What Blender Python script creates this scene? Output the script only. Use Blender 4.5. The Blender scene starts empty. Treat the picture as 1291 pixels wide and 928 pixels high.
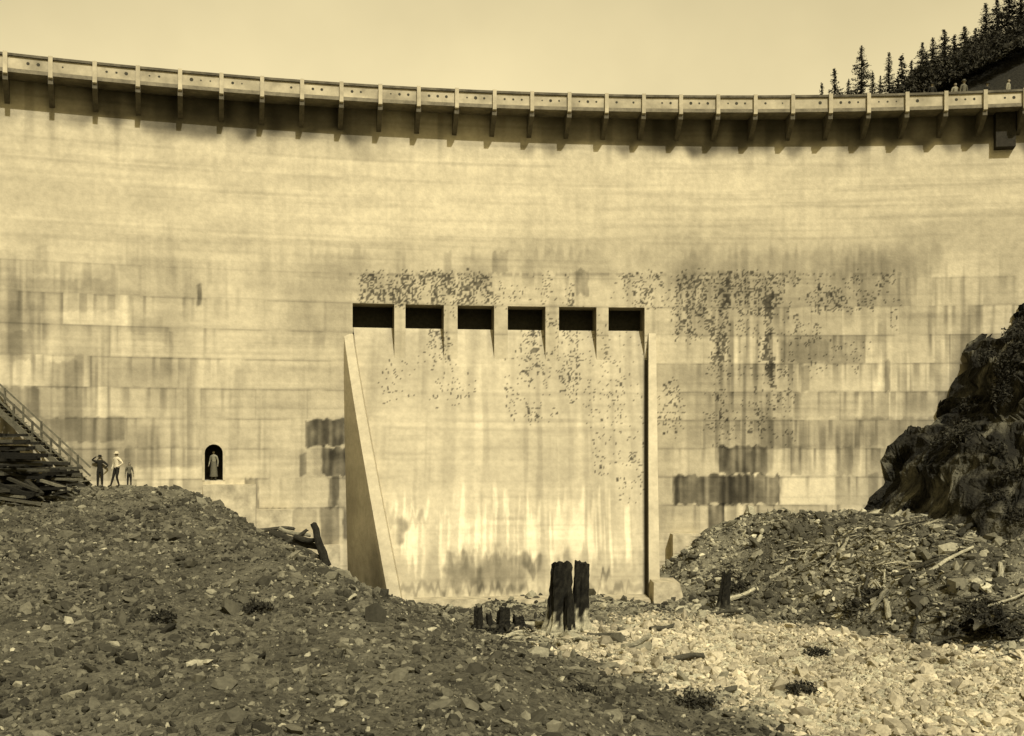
import bpy, math, random
import numpy as np
from mathutils import Vector, Matrix
random.seed(7); rng=np.random.default_rng(11)
sc=bpy.context.scene
F=1400.0; CX=645.5; HY=560.0
R=113.0; AX=13.0; AY=66.1-R
# ------------------------------------------------------------ noise
def h2(ix,iy,seed):
    n=(ix.astype(np.int64)*374761393+iy.astype(np.int64)*668265263+seed*1442695041)&0xffffffff
    n=((n^(n>>13))*1274126177)&0xffffffff
    n=((n^(n>>15))*2246822519)&0xffffffff
    return ((n^(n>>16))&0xffff)/65535.0
def vn(x,y,seed=0):
    x=np.asarray(x,float); y=np.asarray(y,float)
    ix=np.floor(x); iy=np.floor(y); fx=x-ix; fy=y-iy
    fx=fx*fx*(3-2*fx); fy=fy*fy*(3-2*fy)
    a=h2(ix,iy,seed); b=h2(ix+1,iy,seed); c=h2(ix,iy+1,seed); d=h2(ix+1,iy+1,seed)
    return (a*(1-fx)+b*fx)*(1-fy)+(c*(1-fx)+d*fx)*fy
def fbm(x,y,seed=0,o=4):
    s=0;a=.5;t=0
    for i in range(o):
        s=s+a*vn(x*2**i+i*17.3,y*2**i-i*9.1,seed+i); t+=a; a*=.5
    return s/t
def sm(a,b,x):
    t=np.clip((x-a)/(b-a),0,1); return t*t*(3-2*t)
def smin(a,b,k):
    h=np.clip(.5+.5*(b-a)/k,0,1); return b*(1-h)+a*h-k*h*(1-h)
def smax(a,b,k): return -smin(-a,-b,k)
# ------------------------------------------------------------ mesh helpers
CONC=(1.0,.885,.585); DARK=(1.0,.93,.62)
def fast_mesh(name,co,faces,col=None,mat=None,smooth=False,parent=None):
    co=np.asarray(co,np.float32); faces=np.asarray(faces,np.int32)
    k=faces.shape[1]; me=bpy.data.meshes.new(name)
    me.vertices.add(len(co)); me.vertices.foreach_set('co',co.ravel())
    me.loops.add(faces.size); me.loops.foreach_set('vertex_index',faces.ravel())
    me.polygons.add(len(faces)); me.polygons.foreach_set('loop_start',np.arange(0,faces.size,k,dtype=np.int32))
    me.update(calc_edges=True); me.validate()
    if col is not None:
        a=me.color_attributes.new('Col','FLOAT_COLOR','POINT')
        c=np.ones((len(co),4),np.float32); c[:,:3]=col; a.data.foreach_set('color',c.ravel())
    me.polygons.foreach_set('use_smooth',np.full(len(me.polygons),smooth))
    if mat: me.materials.append(mat)
    ob=bpy.data.objects.new(name,me); sc.collection.objects.link(ob)
    if parent: ob.parent=parent
    return ob
def empty(name,loc=(0,0,0)):
    e=bpy.data.objects.new(name,None); e.location=loc; e.empty_display_size=.3
    sc.collection.objects.link(e); return e
def grid_faces(nx,ny,keep=None):
    i=np.arange(nx-1)[:,None]*ny+np.arange(ny-1)[None,:]
    f=np.stack([i,i+ny,i+ny+1,i+1],-1)
    return f.reshape(-1,4) if keep is None else f[keep]
def tint(v,t): return np.stack([np.clip(v,0.004,.9)*t[0],np.clip(v,0.004,.9)*t[1],np.clip(v,0.004,.9)*t[2]],-1)
# ------------------------------------------------------------ materials
def mat_attr(name,nscale=6.0,namp=.25,bump=.3,bscale=12.0,rough=.92,bdist=.05):
    m=bpy.data.materials.new(name); m.use_nodes=True; nt=m.node_tree; b=nt.nodes['Principled BSDF']
    b.inputs['Roughness'].default_value=rough; b.inputs['Specular IOR Level'].default_value=.15
    at=nt.nodes.new('ShaderNodeAttribute'); at.attribute_name='Col'
    tc=nt.nodes.new('ShaderNodeTexCoord')
    n=nt.nodes.new('ShaderNodeTexNoise'); n.inputs['Scale'].default_value=nscale; n.inputs['Detail'].default_value=4
    n.inputs['Roughness'].default_value=.65
    nt.links.new(tc.outputs['Object'],n.inputs['Vector'])
    mr=nt.nodes.new('ShaderNodeMapRange'); mr.inputs[1].default_value=.3; mr.inputs[2].default_value=.7
    mr.inputs[3].default_value=1-namp; mr.inputs[4].default_value=1+namp
    nt.links.new(n.outputs['Fac'],mr.inputs[0])
    mx=nt.nodes.new('ShaderNodeVectorMath'); mx.operation='SCALE'
    nt.links.new(at.outputs['Color'],mx.inputs[0]); nt.links.new(mr.outputs[0],mx.inputs['Scale'])
    nt.links.new(mx.outputs[0],b.inputs['Base Color'])
    if bump>0:
        n2=nt.nodes.new('ShaderNodeTexNoise'); n2.inputs['Scale'].default_value=bscale; n2.inputs['Detail'].default_value=3
        nt.links.new(tc.outputs['Object'],n2.inputs['Vector'])
        bp=nt.nodes.new('ShaderNodeBump'); bp.inputs['Strength'].default_value=bump; bp.inputs['Distance'].default_value=bdist
        nt.links.new(n2.outputs['Fac'],bp.inputs['Height']); nt.links.new(bp.outputs[0],b.inputs['Normal'])
    return m
def mat_plain(name,v,t=DARK,nscale=5,namp=.3,rough=.85,bump=.3):
    m=mat_attr(name,nscale,namp,bump,nscale*3,rough); nt=m.node_tree
    at=[n for n in nt.nodes if n.bl_idname=='ShaderNodeAttribute'][0]
    rgb=nt.nodes.new('ShaderNodeRGB'); rgb.outputs[0].default_value=(v*t[0],v*t[1],v*t[2],1)
    sc_=[n for n in nt.nodes if n.bl_idname=='ShaderNodeVectorMath'][0]
    nt.links.new(rgb.outputs[0],sc_.inputs[0]); nt.nodes.remove(at); return m
M_conc=mat_attr('weathered_concrete',3.0,.12,.25,9.0)
M_ground=mat_attr('earth',4.0,.45,.9,9.0,bdist=.12)
M_stone=mat_attr('broken_stone',8.0,.25,0,14.0)
M_rock=mat_attr('rock',1.6,.5,1.0,3.5,bdist=.3)
M_wood=mat_attr('old_wood',9.0,.35,.6,20.0)
M_leaf=mat_attr('foliage_mat',3.0,.3,0,5.0)
M_cc=mat_plain('crest_concrete',.42,CONC,1.3,.25,.9,.2)
M_hole=mat_plain('dark_recess',.05)
# ------------------------------------------------------------ dam geometry
def face_y(X): return AY+np.sqrt(R*R-(np.asarray(X)-AX)**2)
def s_of(X): return R*np.arcsin((np.asarray(X)-AX)/R)
def arc(s,u):
    s=np.asarray(s,float); u=np.asarray(u,float)
    return AX+(R-u)*np.sin(s/R), AY+(R-u)*np.cos(s/R)
def X_of(px):
    X=0.
    for _ in range(12): X=(px-CX)/F*float(face_y(X))
    return X
def S_of(px): return float(s_of(X_of(px)))
def W(px,py,Y): return Vector(((px-CX)/F*Y,Y,(HY-py)/F*Y))
dam=empty('concrete_arch_dam',(0,66,0))
def todam(o): o.parent=dam; o.matrix_parent_inverse=Matrix.Translation((0,-66,0)); return o

def box_mask(mx,my,x0,y0,x1,y1,soft=3.,rag=0,seed=0):
    if rag:
        w=(vn(mx*.25,my*.0+seed,seed)-.5)*rag*2; yy=my+w; xx=mx+(vn(my*.12,mx*0+seed,seed+3)-.5)*rag*.6
    else: xx,yy=mx,my
    return sm(x0-soft,x0+soft,xx)*(1-sm(x1-soft,x1+soft,xx))*sm(y0-soft,y0+soft,yy)*(1-sm(y1-soft,y1+soft,yy))
SEEP=[(455,344,625,386,.66,14),(625,352,700,386,.34,12),(655,385,730,500,.36,16),(712,345,724,388,.7,4),(770,344,850,388,.40,14),
      (850,344,905,430,.48,16),(896,342,922,458,.95,8),(922,344,985,400,.48,14),(985,344,1135,392,.42,14),(962,372,975,486,.9,4),
      (890,400,1000,560,.22,22),(1000,390,1035,432,.3,10),(830,480,860,560,.20,10),(540,385,570,465,.3,10),(1120,340,1132,420,.4,5),
      (740,400,815,610,.14,16),(480,455,600,510,.12,15),(640,440,700,530,.22,15),(712,430,724,500,.4,5),(780,540,812,640,.10,10),(1020,430,1100,470,.12,12)]
def paint(X,Z,Y,chute=False):
    mx=CX+F*X/Y; my=HY-F*Z/Y      # position on the wall expressed in image pixels, projected through the camera
    v=np.full(X.shape,.495)
    v*= .90+.20*fbm(X*.12,Z*.16,1,4)
    v*= .86+.28*fbm(X*.5,Z*.9,5,5)
    v*= 1-.14*sm(.52,.75,fbm(X*.10+5,Z*.5,6,4))
    hb=vn(X*.10,Z*4.4,21)*.6+vn(X*.35,Z*8.5,22)*.4
    v*= 1-.17*sm(.55,.80,hb)*(.35+.65*vn(X*.15,Z*.5,23))
    v*= 1+.08*sm(.6,.85,vn(X*.08+3,Z*5.2,24))
    up=sm(9,13,Z); l2=(Z+.4)/1.12; f2=np.minimum(l2-np.floor(l2),1-(l2-np.floor(l2)))*1.12
    v*= 1-.20*up*np.exp(-(f2/.05)**2)*sm(.3,.65,vn(X*.18,np.floor(l2+.5)*3.7,25))
    low=sm(12.5,7,Z)
    row=np.floor((Z+3.63)/1.68); fr=(Z+3.63)/1.68-row
    rr=row.astype(np.int64)
    off=h2(rr,rr*0+5,3)*3.4; L=2.6+2.2*h2(rr,rr*0+9,4)
    blk=np.floor((X+off)/L); fb=(X+off)/L-blk
    tone=h2(blk.astype(np.int64),rr,31)
    edge=np.maximum(sm(8,13,X),sm(-14,-20,X)*.8)
    wk=.25+.75*vn(X*.15,Z*.3,33)
    if not chute:
        v*= 1-low*(.08+.28*edge*wk)*(tone>.58)*np.clip(.4+.6*vn(X*3,Z*.5,36)+.2,0,1.1)
        v*= 1+low*(.04+.14*edge)*(tone<.22)
        ln=np.minimum(fr,1-fr)*1.68
        v*= 1-low*.34*np.exp(-(ln/.065)**2)*sm(.2,.6,vn(X*.9,Z*.0+row*3.1,35))
        lb=np.minimum(fb,1-fb)*L
        v*= 1-low*.20*np.exp(-(lb/.055)**2)*sm(.35,.7,vn(blk*7.7,row*3.1,39))
        dr=sm(.60,.85,vn(X*4.5,row*5.3,47))*np.clip(fr*1.3-.3+.5*vn(X*2,row*2.2,48),0,1)
        v*= 1-low*(.10+.34*edge)*dr
        crest_shade=sm(17.0,17.9,Z+.9*(vn(X*1.2,Z*0,121)-.5))  # overhang's shadow deepened in the face colour, with a ragged lower edge
        v*= 1-.80*crest_shade*np.clip(.35+.9*sm(.25,.6,fbm(X*.11,Z*0+3,122,3)),0,1)*(.75+.35*vn(X*1.5,Z*.7,123))
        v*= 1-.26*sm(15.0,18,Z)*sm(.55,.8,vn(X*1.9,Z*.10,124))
    st=vn(X*2.6,Z*.16,41)*.6+vn(X*7,Z*.3,42)*.4
    v*= 1-(.08+.38*low*np.maximum(edge,.35))*sm(.48,.78,st)*sm(.25,.55,vn(X*.3,Z*.35,43))
    v*= 1+.20*low*sm(.62,.85,vn(X*3.3+9,Z*.2,46))*edge
    v*= 1-.24*box_mask(mx,my,415,318,1185,352,8,10,51)*sm(.3,.6,vn(X*.9,Z*.15,52))
    v*= 1-.20*box_mask(mx,my,850,330,1160,460,22,16,53)
    v*= 1-.24*box_mask(mx,my,1020,312,1190,345,8,6,54)
    v*= 1-.16*box_mask(mx,my,0,320,240,600,40,14,55)*vn(X*.8,Z*.8,56)*1.6
    v*= 1-.22*box_mask(mx,my,330,318,440,430,14,14,57)*vn(X*1.2,Z*.4,58)*1.5
    v*= 1-.12*box_mask(mx,my,0,190,330,320,30,14,59)*vn(X*.4,Z*1.4,58)*1.5
    if not chute:
        for i,(a,b,c,d,k) in enumerate([(385,529,438,563,.86),(406,564,440,600,.9),(377,572,386,600,.75),(309,603,326,640,.75),(414,601,427,640,.8),
            (336,641,362,668,.5),(362,642,400,690,.35),(404,641,428,690,.68),(432,641,466,680,.65),(436,490,452,527,.6),(395,529,410,600,.2),(425,600,450,640,.4),
            (906,563,968,598,.86),(850,599,983,636,.82),(906,599,950,636,.6),(893,636,914,672,.88),(848,600,857,636,.6),(968,527,1000,563,.3),
            (0,488,50,527,.5),(50,527,157,558,.48),(0,527,30,560,.45),(0,418,40,455,.28),(62,455,98,488,.3),(1078,527,1178,563,.38),(1140,563,1180,600,.35),
            (248,360,254,388,.75),(213,420,218,455,.4),(160,563,250,590,.22),(996,563,1010,600,.4),(1055,563,1075,600,.35),(1095,598,1108,630,.5),
            (1000,495,1060,527,.25),(1115,455,1122,495,.55),(1138,495,1240,527,.22),(985,430,1045,457,.25),(855,460,960,560,.14),(620,318,640,345,.4),(725,340,742,372,.45),
            (1145,395,1240,520,.14),(20,352,150,392,.2),(40,310,60,345,.2),(60,565,160,600,.2),(1010,463,1020,495,.35),(1060,430,1068,457,.3),(1178,430,1186,500,.3),
            (865,430,885,600,.12),(560,318,570,345,.3),(500,320,512,345,.25),(825,560,850,700,.15),(160,400,205,420,.18),(905,360,920,540,.25),(1085,345,1092,440,.25)]):
            m=box_mask(mx,my,a,b,c,d,1.3,3.0,60+i)
            m=m*np.clip(.35+.5*vn(X*5,Z*.35,70+i)+.45*fbm(X*1.6,Z*1.6,80+i,3),0,1.1)
            v*=1-k*np.clip(m,0,1)
        for (a,b,c,d,k) in [(255,610,335,640,.2),(1000,563,1055,600,.16),(1060,430,1110,527,.18),(985,600,1145,636,.16),(150,180,900,300,.08),(418,682,466,716,.28),(1045,495,1085,600,.2),(1010,495,1045,560,.18),(440,200,1100,300,.08)]:
            v*=1+k*box_mask(mx,my,a,b,c,d,2.,2.,7)*(.5+.5*vn(X*3,Z*.5,9))
    else:
        v*=1-.22*box_mask(mx,my,460,430,820,625,30,10,3)*fbm(X*.6,Z*.24,91,4)*1.4
        v*=1-.12*sm(.5,.75,vn(X*1.7,Z*.1,191))
        hi=sm(.42,.60,vn(X*3.6,Z*.20,92)*.6+vn(X*9,Z*.4,93)*.4)
        v*=1+.40*box_mask(mx,my,495,632,820,705,10,26,94)*hi
        v*=1+.12*box_mask(mx,my,560,430,640,640,20,20,95)
        v*=1-.30*box_mask(mx,my,495,700,820,745,8,16,96)*fbm(X*.9,Z*.9,97,3)*1.3
        for (a,b,c,d,k) in [(498,655,512,690,.6),(512,650,540,662,.35),(560,698,660,745,.42),(575,710,610,745,.3),(660,702,683,724,.6),(668,708,677,718,-.5),(756,722,770,734,.6),(625,650,660,700,.16),(500,740,820,750,.4),(700,690,720,740,.2),(470,640,500,660,.2)]:
            bl=box_mask(mx,my,a,b,c,d,3,10,int(a))
            v*=1-k*bl*np.clip(.2+1.2*fbm(X*2.4,Z*1.6,98,3),0,1)
    # seepage specks
    n2=h2(np.floor(X/.085).astype(np.int64),np.floor(Z/.085).astype(np.int64),112)
    n3=h2(np.floor(X/.15).astype(np.int64),np.floor(Z/.19).astype(np.int64),119)
    cl=sm(.34,.64,fbm(X*1.6,Z*.7,113,4))
    dens=np.zeros(X.shape)
    for (a,b,c,d,k,s_) in SEEP: dens=np.maximum(dens,k*box_mask(mx,my,a,b,c,d,s_*.5,10 if b>346 else 0,int(a+b)))
    v*=1-.30*np.clip(dens,0,.6)*sm(.4,.7,vn(X*4,Z*.3,118))
    dens=dens*(.15+1.0*cl)
    sp=((n2<dens*.66)|(n3<dens*dens*.48)) & (dens>.01)
    v=np.where(sp,v*(.10+.35*vn(X*9,Z*9,114)),v)
    gr=box_mask(mx,my,440,344,1140,348,1.2)*(h2(np.floor(X/.2).astype(np.int64),np.floor(Z*0).astype(np.int64),115)>.5)
    return v*(1-.30*gr)
ds=.08
sg=np.arange(-60,34,ds); zg=np.arange(-11,19.38,ds)
def snap_s(s): return sg[int(round((s+60)/ds))]
def snap_z(z): return zg[int(round((z+11)/ds))]
OPS=[(445,497),(511,560),(576,623),(640,688),(704,752),(768,813)]
zt=snap_z(8.1); zb=snap_z(4.7); ops=[(snap_s(S_of(a)),snap_s(S_of(b))) for a,b in OPS]
S,Z=np.meshgrid(sg,zg,indexing='ij'); X,Y=arc(S,0*S)
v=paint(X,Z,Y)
U=.02*(fbm(S*.35,Z*.5,131,3)-.5)
sc_=(sg[:-1]+sg[1:])/2; zc=(zg[:-1]+zg[1:])/2
SC,ZC=np.meshgrid(sc_,zc,indexing='ij'); keep=np.ones(SC.shape,bool)
for a,b in ops: keep&=~((SC>a)&(SC<b)&(ZC>zb)&(ZC<zt))
ns=S_of(269.5); nw=.52; nz0=snap_z(-2.05); nz1=-.5
keep&=~((np.abs(SC-ns)<nw)&(ZC>nz0)&(ZC<nz1)); keep&=~(((SC-ns)**2+(ZC-nz1)**2<nw*nw)&(ZC>=nz1))
X,Y=arc(S,U)
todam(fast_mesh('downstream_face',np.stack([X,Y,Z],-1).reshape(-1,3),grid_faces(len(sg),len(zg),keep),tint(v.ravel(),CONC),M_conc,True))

def sweep(name,prof,s0,s1,step,mat,parent=True):
    ss=np.linspace(s0,s1,max(2,int(abs(s1-s0)/step)+1)); n=len(prof)
    vs=[];fs=[]
    for s in ss:
        for (u,z) in prof:
            x,y=arc(s,u); vs.append((float(x),float(y),z))
    for i in range(len(ss)-1):
        for j in range(n):
            k=(j+1)%n; fs.append((i*n+j,i*n+k,(i+1)*n+k,(i+1)*n+j))
    fs.append(tuple(range(n))); fs.append(tuple((len(ss)-1)*n+j for j in range(n))[::-1])
    return vs,fs
def multi(name,parts,mat,smooth=False):
    V=[];Fc=[]
    for vs,fs in parts:
        o=len(V); V+=vs; Fc+=[tuple(i+o for i in f) for f in fs]
    me=bpy.data.meshes.new(name); me.from_pydata([tuple(map(float,p)) for p in V],[],Fc); me.update()
    if mat: me.materials.append(mat)
    ob=bpy.data.objects.new(name,me); sc.collection.objects.link(ob); return ob
todam(multi('dam_core',[sweep('',[(-4.05,-11),(-4.05,19.28),(-9,19.28),(-14,-11)],-60,34,2,None)],M_cc))
OV=1.5
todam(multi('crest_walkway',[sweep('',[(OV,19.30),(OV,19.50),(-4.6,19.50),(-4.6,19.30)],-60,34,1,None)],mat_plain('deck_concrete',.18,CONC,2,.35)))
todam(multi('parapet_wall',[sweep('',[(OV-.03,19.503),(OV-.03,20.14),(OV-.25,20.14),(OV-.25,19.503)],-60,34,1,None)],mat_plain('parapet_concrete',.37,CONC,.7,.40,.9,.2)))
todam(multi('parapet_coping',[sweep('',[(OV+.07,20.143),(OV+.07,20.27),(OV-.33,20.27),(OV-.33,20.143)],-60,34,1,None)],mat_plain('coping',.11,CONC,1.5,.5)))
posts=[];brk=[];holes=[]
s=-3.23-2.2*26
def disc(s,u,z,r,n=10):
    vs=[]
    for i in range(n):
        a=2*math.pi*i/n; x,y=arc(s+r*math.cos(a),u); vs.append((float(x),float(y),z+r*math.sin(a)))
    return vs,[tuple(range(n))]
q0=random.Random(3)
while s<33:
    j=q0.uniform(-.02,.02)
    posts.append(sweep('',[(OV+.003,19.12+j),(OV+.13,19.18+j),(OV+.13,20.31+j),(OV+.073,20.31+j),(OV+.073,20.142),(OV+.003,20.142)],s-.11,s+.11,.4,None))
    brk.append(sweep('',[(OV+.0,19.297),(OV+.0,18.88),(OV*.6,18.50),(0.03,18.05),(-.1,18.05),(-.1,19.297)],s-.13,s+.13,.4,None))
    for k in (.6,1.1,1.6):
        if q0.random()<.85: holes.append(disc(s+k,OV-.026,19.83,.045+.06*q0.random(),8))
    s+=2.2
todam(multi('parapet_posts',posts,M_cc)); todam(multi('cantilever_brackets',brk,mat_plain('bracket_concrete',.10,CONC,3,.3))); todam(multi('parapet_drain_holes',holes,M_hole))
sx=S_of(1265); todam(multi('crest_bracket_block',[sweep('',[(.5,19.295),(.5,17.3),(-.1,17.2),(-.1,19.295)],sx-.55,sx+.55,.6,None)],mat_plain('dark_block',.03,CONC)))  # dark block under the crest, built as a larger bracket
parts=[]
def ap(s,u,z): x,y=arc(s,u); return (float(x),float(y),z)
for a,b in ops:
    z0=4.2
    P=[ap(a,0,z0),ap(a,-4,z0),ap(a,-4,zt),ap(a,0,zt),ap(b,0,z0),ap(b,-4,z0),ap(b,-4,zt),ap(b,0,zt)]
    parts.append((P,[(0,1,2,3),(4,7,6,5),(3,2,6,7),(1,5,6,2)]))
todam(multi('outlet_bay_interiors',parts,mat_plain('bay_concrete2',.24,CONC,2,.25)))
todam(multi('bay_shade_sheet',[sweep('',[(-1.7,6.5),(-1.7,8.3),(-1.9,8.3),(-1.9,6.5)],ops[0][0]-.2,ops[-1][1]+.2,1,None)],mat_plain('bay_shade',.03)))  # dark sheet standing in for the shade inside the bays
n=20
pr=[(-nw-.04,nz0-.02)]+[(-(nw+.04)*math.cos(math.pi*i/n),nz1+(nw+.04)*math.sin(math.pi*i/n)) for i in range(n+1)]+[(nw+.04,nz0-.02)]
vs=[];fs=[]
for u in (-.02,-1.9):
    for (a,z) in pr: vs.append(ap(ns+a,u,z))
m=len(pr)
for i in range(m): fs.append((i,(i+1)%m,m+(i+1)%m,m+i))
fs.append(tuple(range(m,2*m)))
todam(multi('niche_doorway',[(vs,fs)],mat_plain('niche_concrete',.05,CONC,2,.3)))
vs=[];fs=[]
for k,(r_,u) in enumerate([(nw-.03,.0),(nw-.03,.035),(nw+.11,.035),(nw+.11,.0)]):
    pr=[(-r_,nz0)]+[(-r_*math.cos(math.pi*i/n),nz1+r_*math.sin(math.pi*i/n)) for i in range(n+1)]+[(r_,nz0)]
    for (a,z) in pr: vs.append(ap(ns+a,u,z))
m=n+3
for k in range(3):
    for i in range(m-1): fs.append((k*m+i,k*m+i+1,(k+1)*m+i+1,(k+1)*m+i))
todam(multi('niche_surround',[(vs,fs)],M_cc))
def hexa(b):
    return (b,[(0,3,2,1),(4,5,6,7),(0,1,5,4),(1,2,6,5),(2,3,7,6),(3,0,4,7)])
def ledge(px0,px1,z0,z1,u):
    a,b=S_of(px0),S_of(px1); o=[]
    for z,uu in ((z0,u+.1),(z1,u)):
        for s_,u_ in ((a,-.1),(a,uu),(b,uu),(b,-.1)): o.append(ap(s_,u_,z))
    return hexa(o)
# ------------------------------------------------------------ chute
def uz(z): z=np.asarray(z,float); return np.where(z>5,(5-z)*.42,(5-z)*.425+.0022*(5-z)**2)
XLt,XLb=X_of(443)+.0,-5.75
XRt,XRb=8.12,7.3
def XL(z): t=(6.8-np.asarray(z,float))/15.; t=np.clip(t,0,1.1); return XLt+(XLb-XLt)*(t**1.1)
def XR(z): t=(6.8-np.asarray(z,float))/15.; return XRt+(XRb-XRt)*t
zc_=np.arange(-8.8,6.82,.08); tt=np.linspace(0,1,210)
T,ZZ=np.meshgrid(tt,zc_,indexing='ij')
XX=XL(ZZ)+(XR(ZZ)-XL(ZZ))*T; YY=face_y(XX)-uz(ZZ)
v=paint(XX,ZZ,YY,True)
v*=1-.85*sm(.30,.12,XR(ZZ)-XX)*sm(5.6,5.0,ZZ)   # shade of the east wall painted along the chute edge
todam(fast_mesh('spillway_chute',np.stack([XX,YY,ZZ],-1).reshape(-1,3),grid_faces(len(tt),len(zc_)),tint(v.ravel(),CONC),M_conc,True))
todam(multi('bay_sills',[sweep('',[(-.757,6.80),(-.757,6.5),(-1.69,6.5),(-1.69,6.80)],ops[0][0]-.2,ops[-1][1]+.2,1,None)],M_cc))
def wall(fn,thick,sgn,ztop,hgt,batter,name,innerv=1.):
    zs=np.arange(-8.9,ztop+.001,.12); NB=10
    co=[];vl=[]
    for z in zs:
        xi=float(fn(z)); th=thick*(1+.35*(6.3-z)/15); xo=xi+sgn*th
        yf=float(face_y(xi)); uf=float(uz(z))+hgt
        row_=[(xi,yf+.3,z),(xi,yf-uf,z),(xi+sgn*.01,yf-uf-.01,z),(xo,yf-uf,z)]
        xb=xo+sgn*batter*max(uf,0); yb=float(face_y(xb))+.05
        for k in range(1,NB+1):
            f=k/NB; row_.append((xo+(xb-xo)*f,(yf-uf)+(yb-(yf-uf))*f,z))
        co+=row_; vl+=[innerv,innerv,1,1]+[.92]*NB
    n=4+NB; co=np.array(co); vl=np.array(vl); fs=[]
    for i in range(len(zs)-1):
        for j in range(n-1): fs.append((i*n+j,i*n+j+1,(i+1)*n+j+1,(i+1)*n+j))
    v=.50*vl*(.74+.42*fbm(co[:,0]*2+co[:,1],co[:,2]*1.1,7,4))*(1-.4*sm(-4,-8,co[:,2])*vn(co[:,0]*3,co[:,2]*2,8))
    v*=1-.30*(vl==.92)*sm(.5,.75,vn((co[:,0]+co[:,1])*2,co[:,2]*.3,12))
    return todam(fast_mesh(name,co,np.array(fs),tint(v,CONC),M_conc,False))
wall(XL,.50,-1,6.35,.60,.46,'training_wall_west'); wall(XR,.45,1,6.6,.72,.0,'training_wall_east',.22)  # east wall's inner face darkened in its colour as the shaded side
def bx(x0,x1,y0,y1,z0,z1,sl=0): return hexa([(x0,y0,z0),(x1,y0,z0),(x1,y1,z0),(x0,y1,z0),(x0+sl*.2,y0+sl,z1),(x1-sl,y0+sl*.6,z1),(x1-sl,y1,z1),(x0+sl*.2,y1,z1)])
todam(multi('footing_block',[bx(7.35,9.1,57.7,60.4,-8.8,-7.25,.35)],mat_plain('footing',.38,CONC,2,.35)))
todam(multi('apron_slab',[bx(-5.2,7.3,57.7,60.8,-8.9,-8.10,.1)],mat_plain('apron',.38,CONC,2,.35)))
M_ledge=mat_plain('ledge_concrete',.42,CONC,1.2,.4)
todam(multi('foundation_ledge',[ledge(256,322,-5,-2.25,1.0),ledge(322.5,368,-6,-3.68,.8),ledge(368.5,404,-7.5,-5.0,.6),ledge(404.5,428,-8.5,-5.75,.85),ledge(845,880,-9,-5.3,.9)],M_ledge))
# ------------------------------------------------------------ ground
def ground(X,Y,noise=True):
    X=np.asarray(X,float);Y=np.asarray(Y,float)
    fl=-8.35+0*X
    Xt=-4.7+(54.7-np.clip(Y,29,90))*.457
    plat=-2.25-np.maximum(0,57-Y)*.12
    sl=np.interp(Y,[36,52,60],[.32,.39,.46]); d=np.maximum(Xt-X,-30)
    m=smin(plat,-8.35+d*sl*(1+.03*np.maximum(d,0)),.9)
    z=smax(fl,m,.5)
    Yt=np.interp(X,[8.5,13.5,15.9,19.6,30],[57.4,53.4,48.9,42.5,35])
    r=-8.35+(Y-Yt)*.32; r=smin(r,-4.0+.0*X,.8); r=smin(r,-8.35+(X-7.9)*.9,.4)
    z=smax(z,r,.5)
    z=smax(z,-1.7-np.maximum(0,Y-3)*.46,.4)
    sd=np.where(Y<76,1.0,0)
    z=z+sd*np.clip((np.abs(X+3)-33)*1.3,0,26)
    hill=26.0+np.clip((X-25)*.48,-34,30)+np.clip((Y-120)*.1,0,20)
    z=np.where(Y>82,np.where(X>10,np.maximum(z,hill*sm(82,100,Y)-8*(1-sm(82,100,Y))),z),z)
    z=np.where((Y>82)&(X<-60),10,z)
    if noise:
        far=sm(30,40,Y)
        z=z+(fbm(X*.22,Y*.22,201,4)-.5)*.9+(fbm(X*.9,Y*.9,202,4)-.5)*.6*(.6+.4*far)+(vn(X*4,Y*4,203)-.5)*.10
    return z
def axis(lo,hi,a,b,st,big):
    m=np.arange(a,b,st); l=[];x=a;d=st
    while x>lo: d=min(d*1.25,big); x-=d; l.append(x)
    r=[];x=b;d=st
    while x<hi: r.append(x); d=min(d*1.25,big); x+=d
    return np.array(l[::-1]+list(m)+r)
xs=axis(-400,400,-30,32,.14,25); ys=axis(-200,600,22,66.5,.14,25)
GX,GY=np.meshgrid(xs,ys,indexing='ij'); GZ=ground(GX,GY)
def gmask(X,Y):
    Xt=-3.6+(54.7-np.clip(Y,29,90))*.457+1.3*sm(50,40,Y)
    Yt=np.interp(X,[8.5,13.5,15.9,19.6,30],[57.4,53.4,48.9,42.5,35])
    w=(fbm(X*.5,Y*.5,210,3)-.5)*4
    g=sm(-.9,1.8,X-Xt+w)*sm(-1.0,1.6,Yt-Y+w)*sm(55,50,Y+w+np.clip(4-X,0,9)*.9)
    return g
G=gmask(GX,GY)
mid=sm(51,56,GY)*sm(-7,-4,GX)*sm(10,8,GX)
vv=.080*(.45+1.1*fbm(GX*.7,GY*.7,211,4)); vv=vv*(1+.9*sm(48,60,GY)*sm(-10,-17,GX))
vv=vv*(1+.9*sm(8,10,GX)*sm(.4,.65,fbm(GX*.35,GY*.35,218,3)))
vv=vv*(1-G)+G*.38*(.7+.6*fbm(GX*.9,GY*.9,212,4)); vv=vv*(1-mid)+mid*.22*(.6+.8*fbm(GX*1.3,GY*1.3,213,3))
vv=np.where(GY>70,.02,vv)
fast_mesh('ground',np.stack([GX,GY,GZ],-1).reshape(-1,3),grid_faces(len(xs),len(ys)),tint(vv.ravel(),DARK),M_ground,True)
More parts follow.
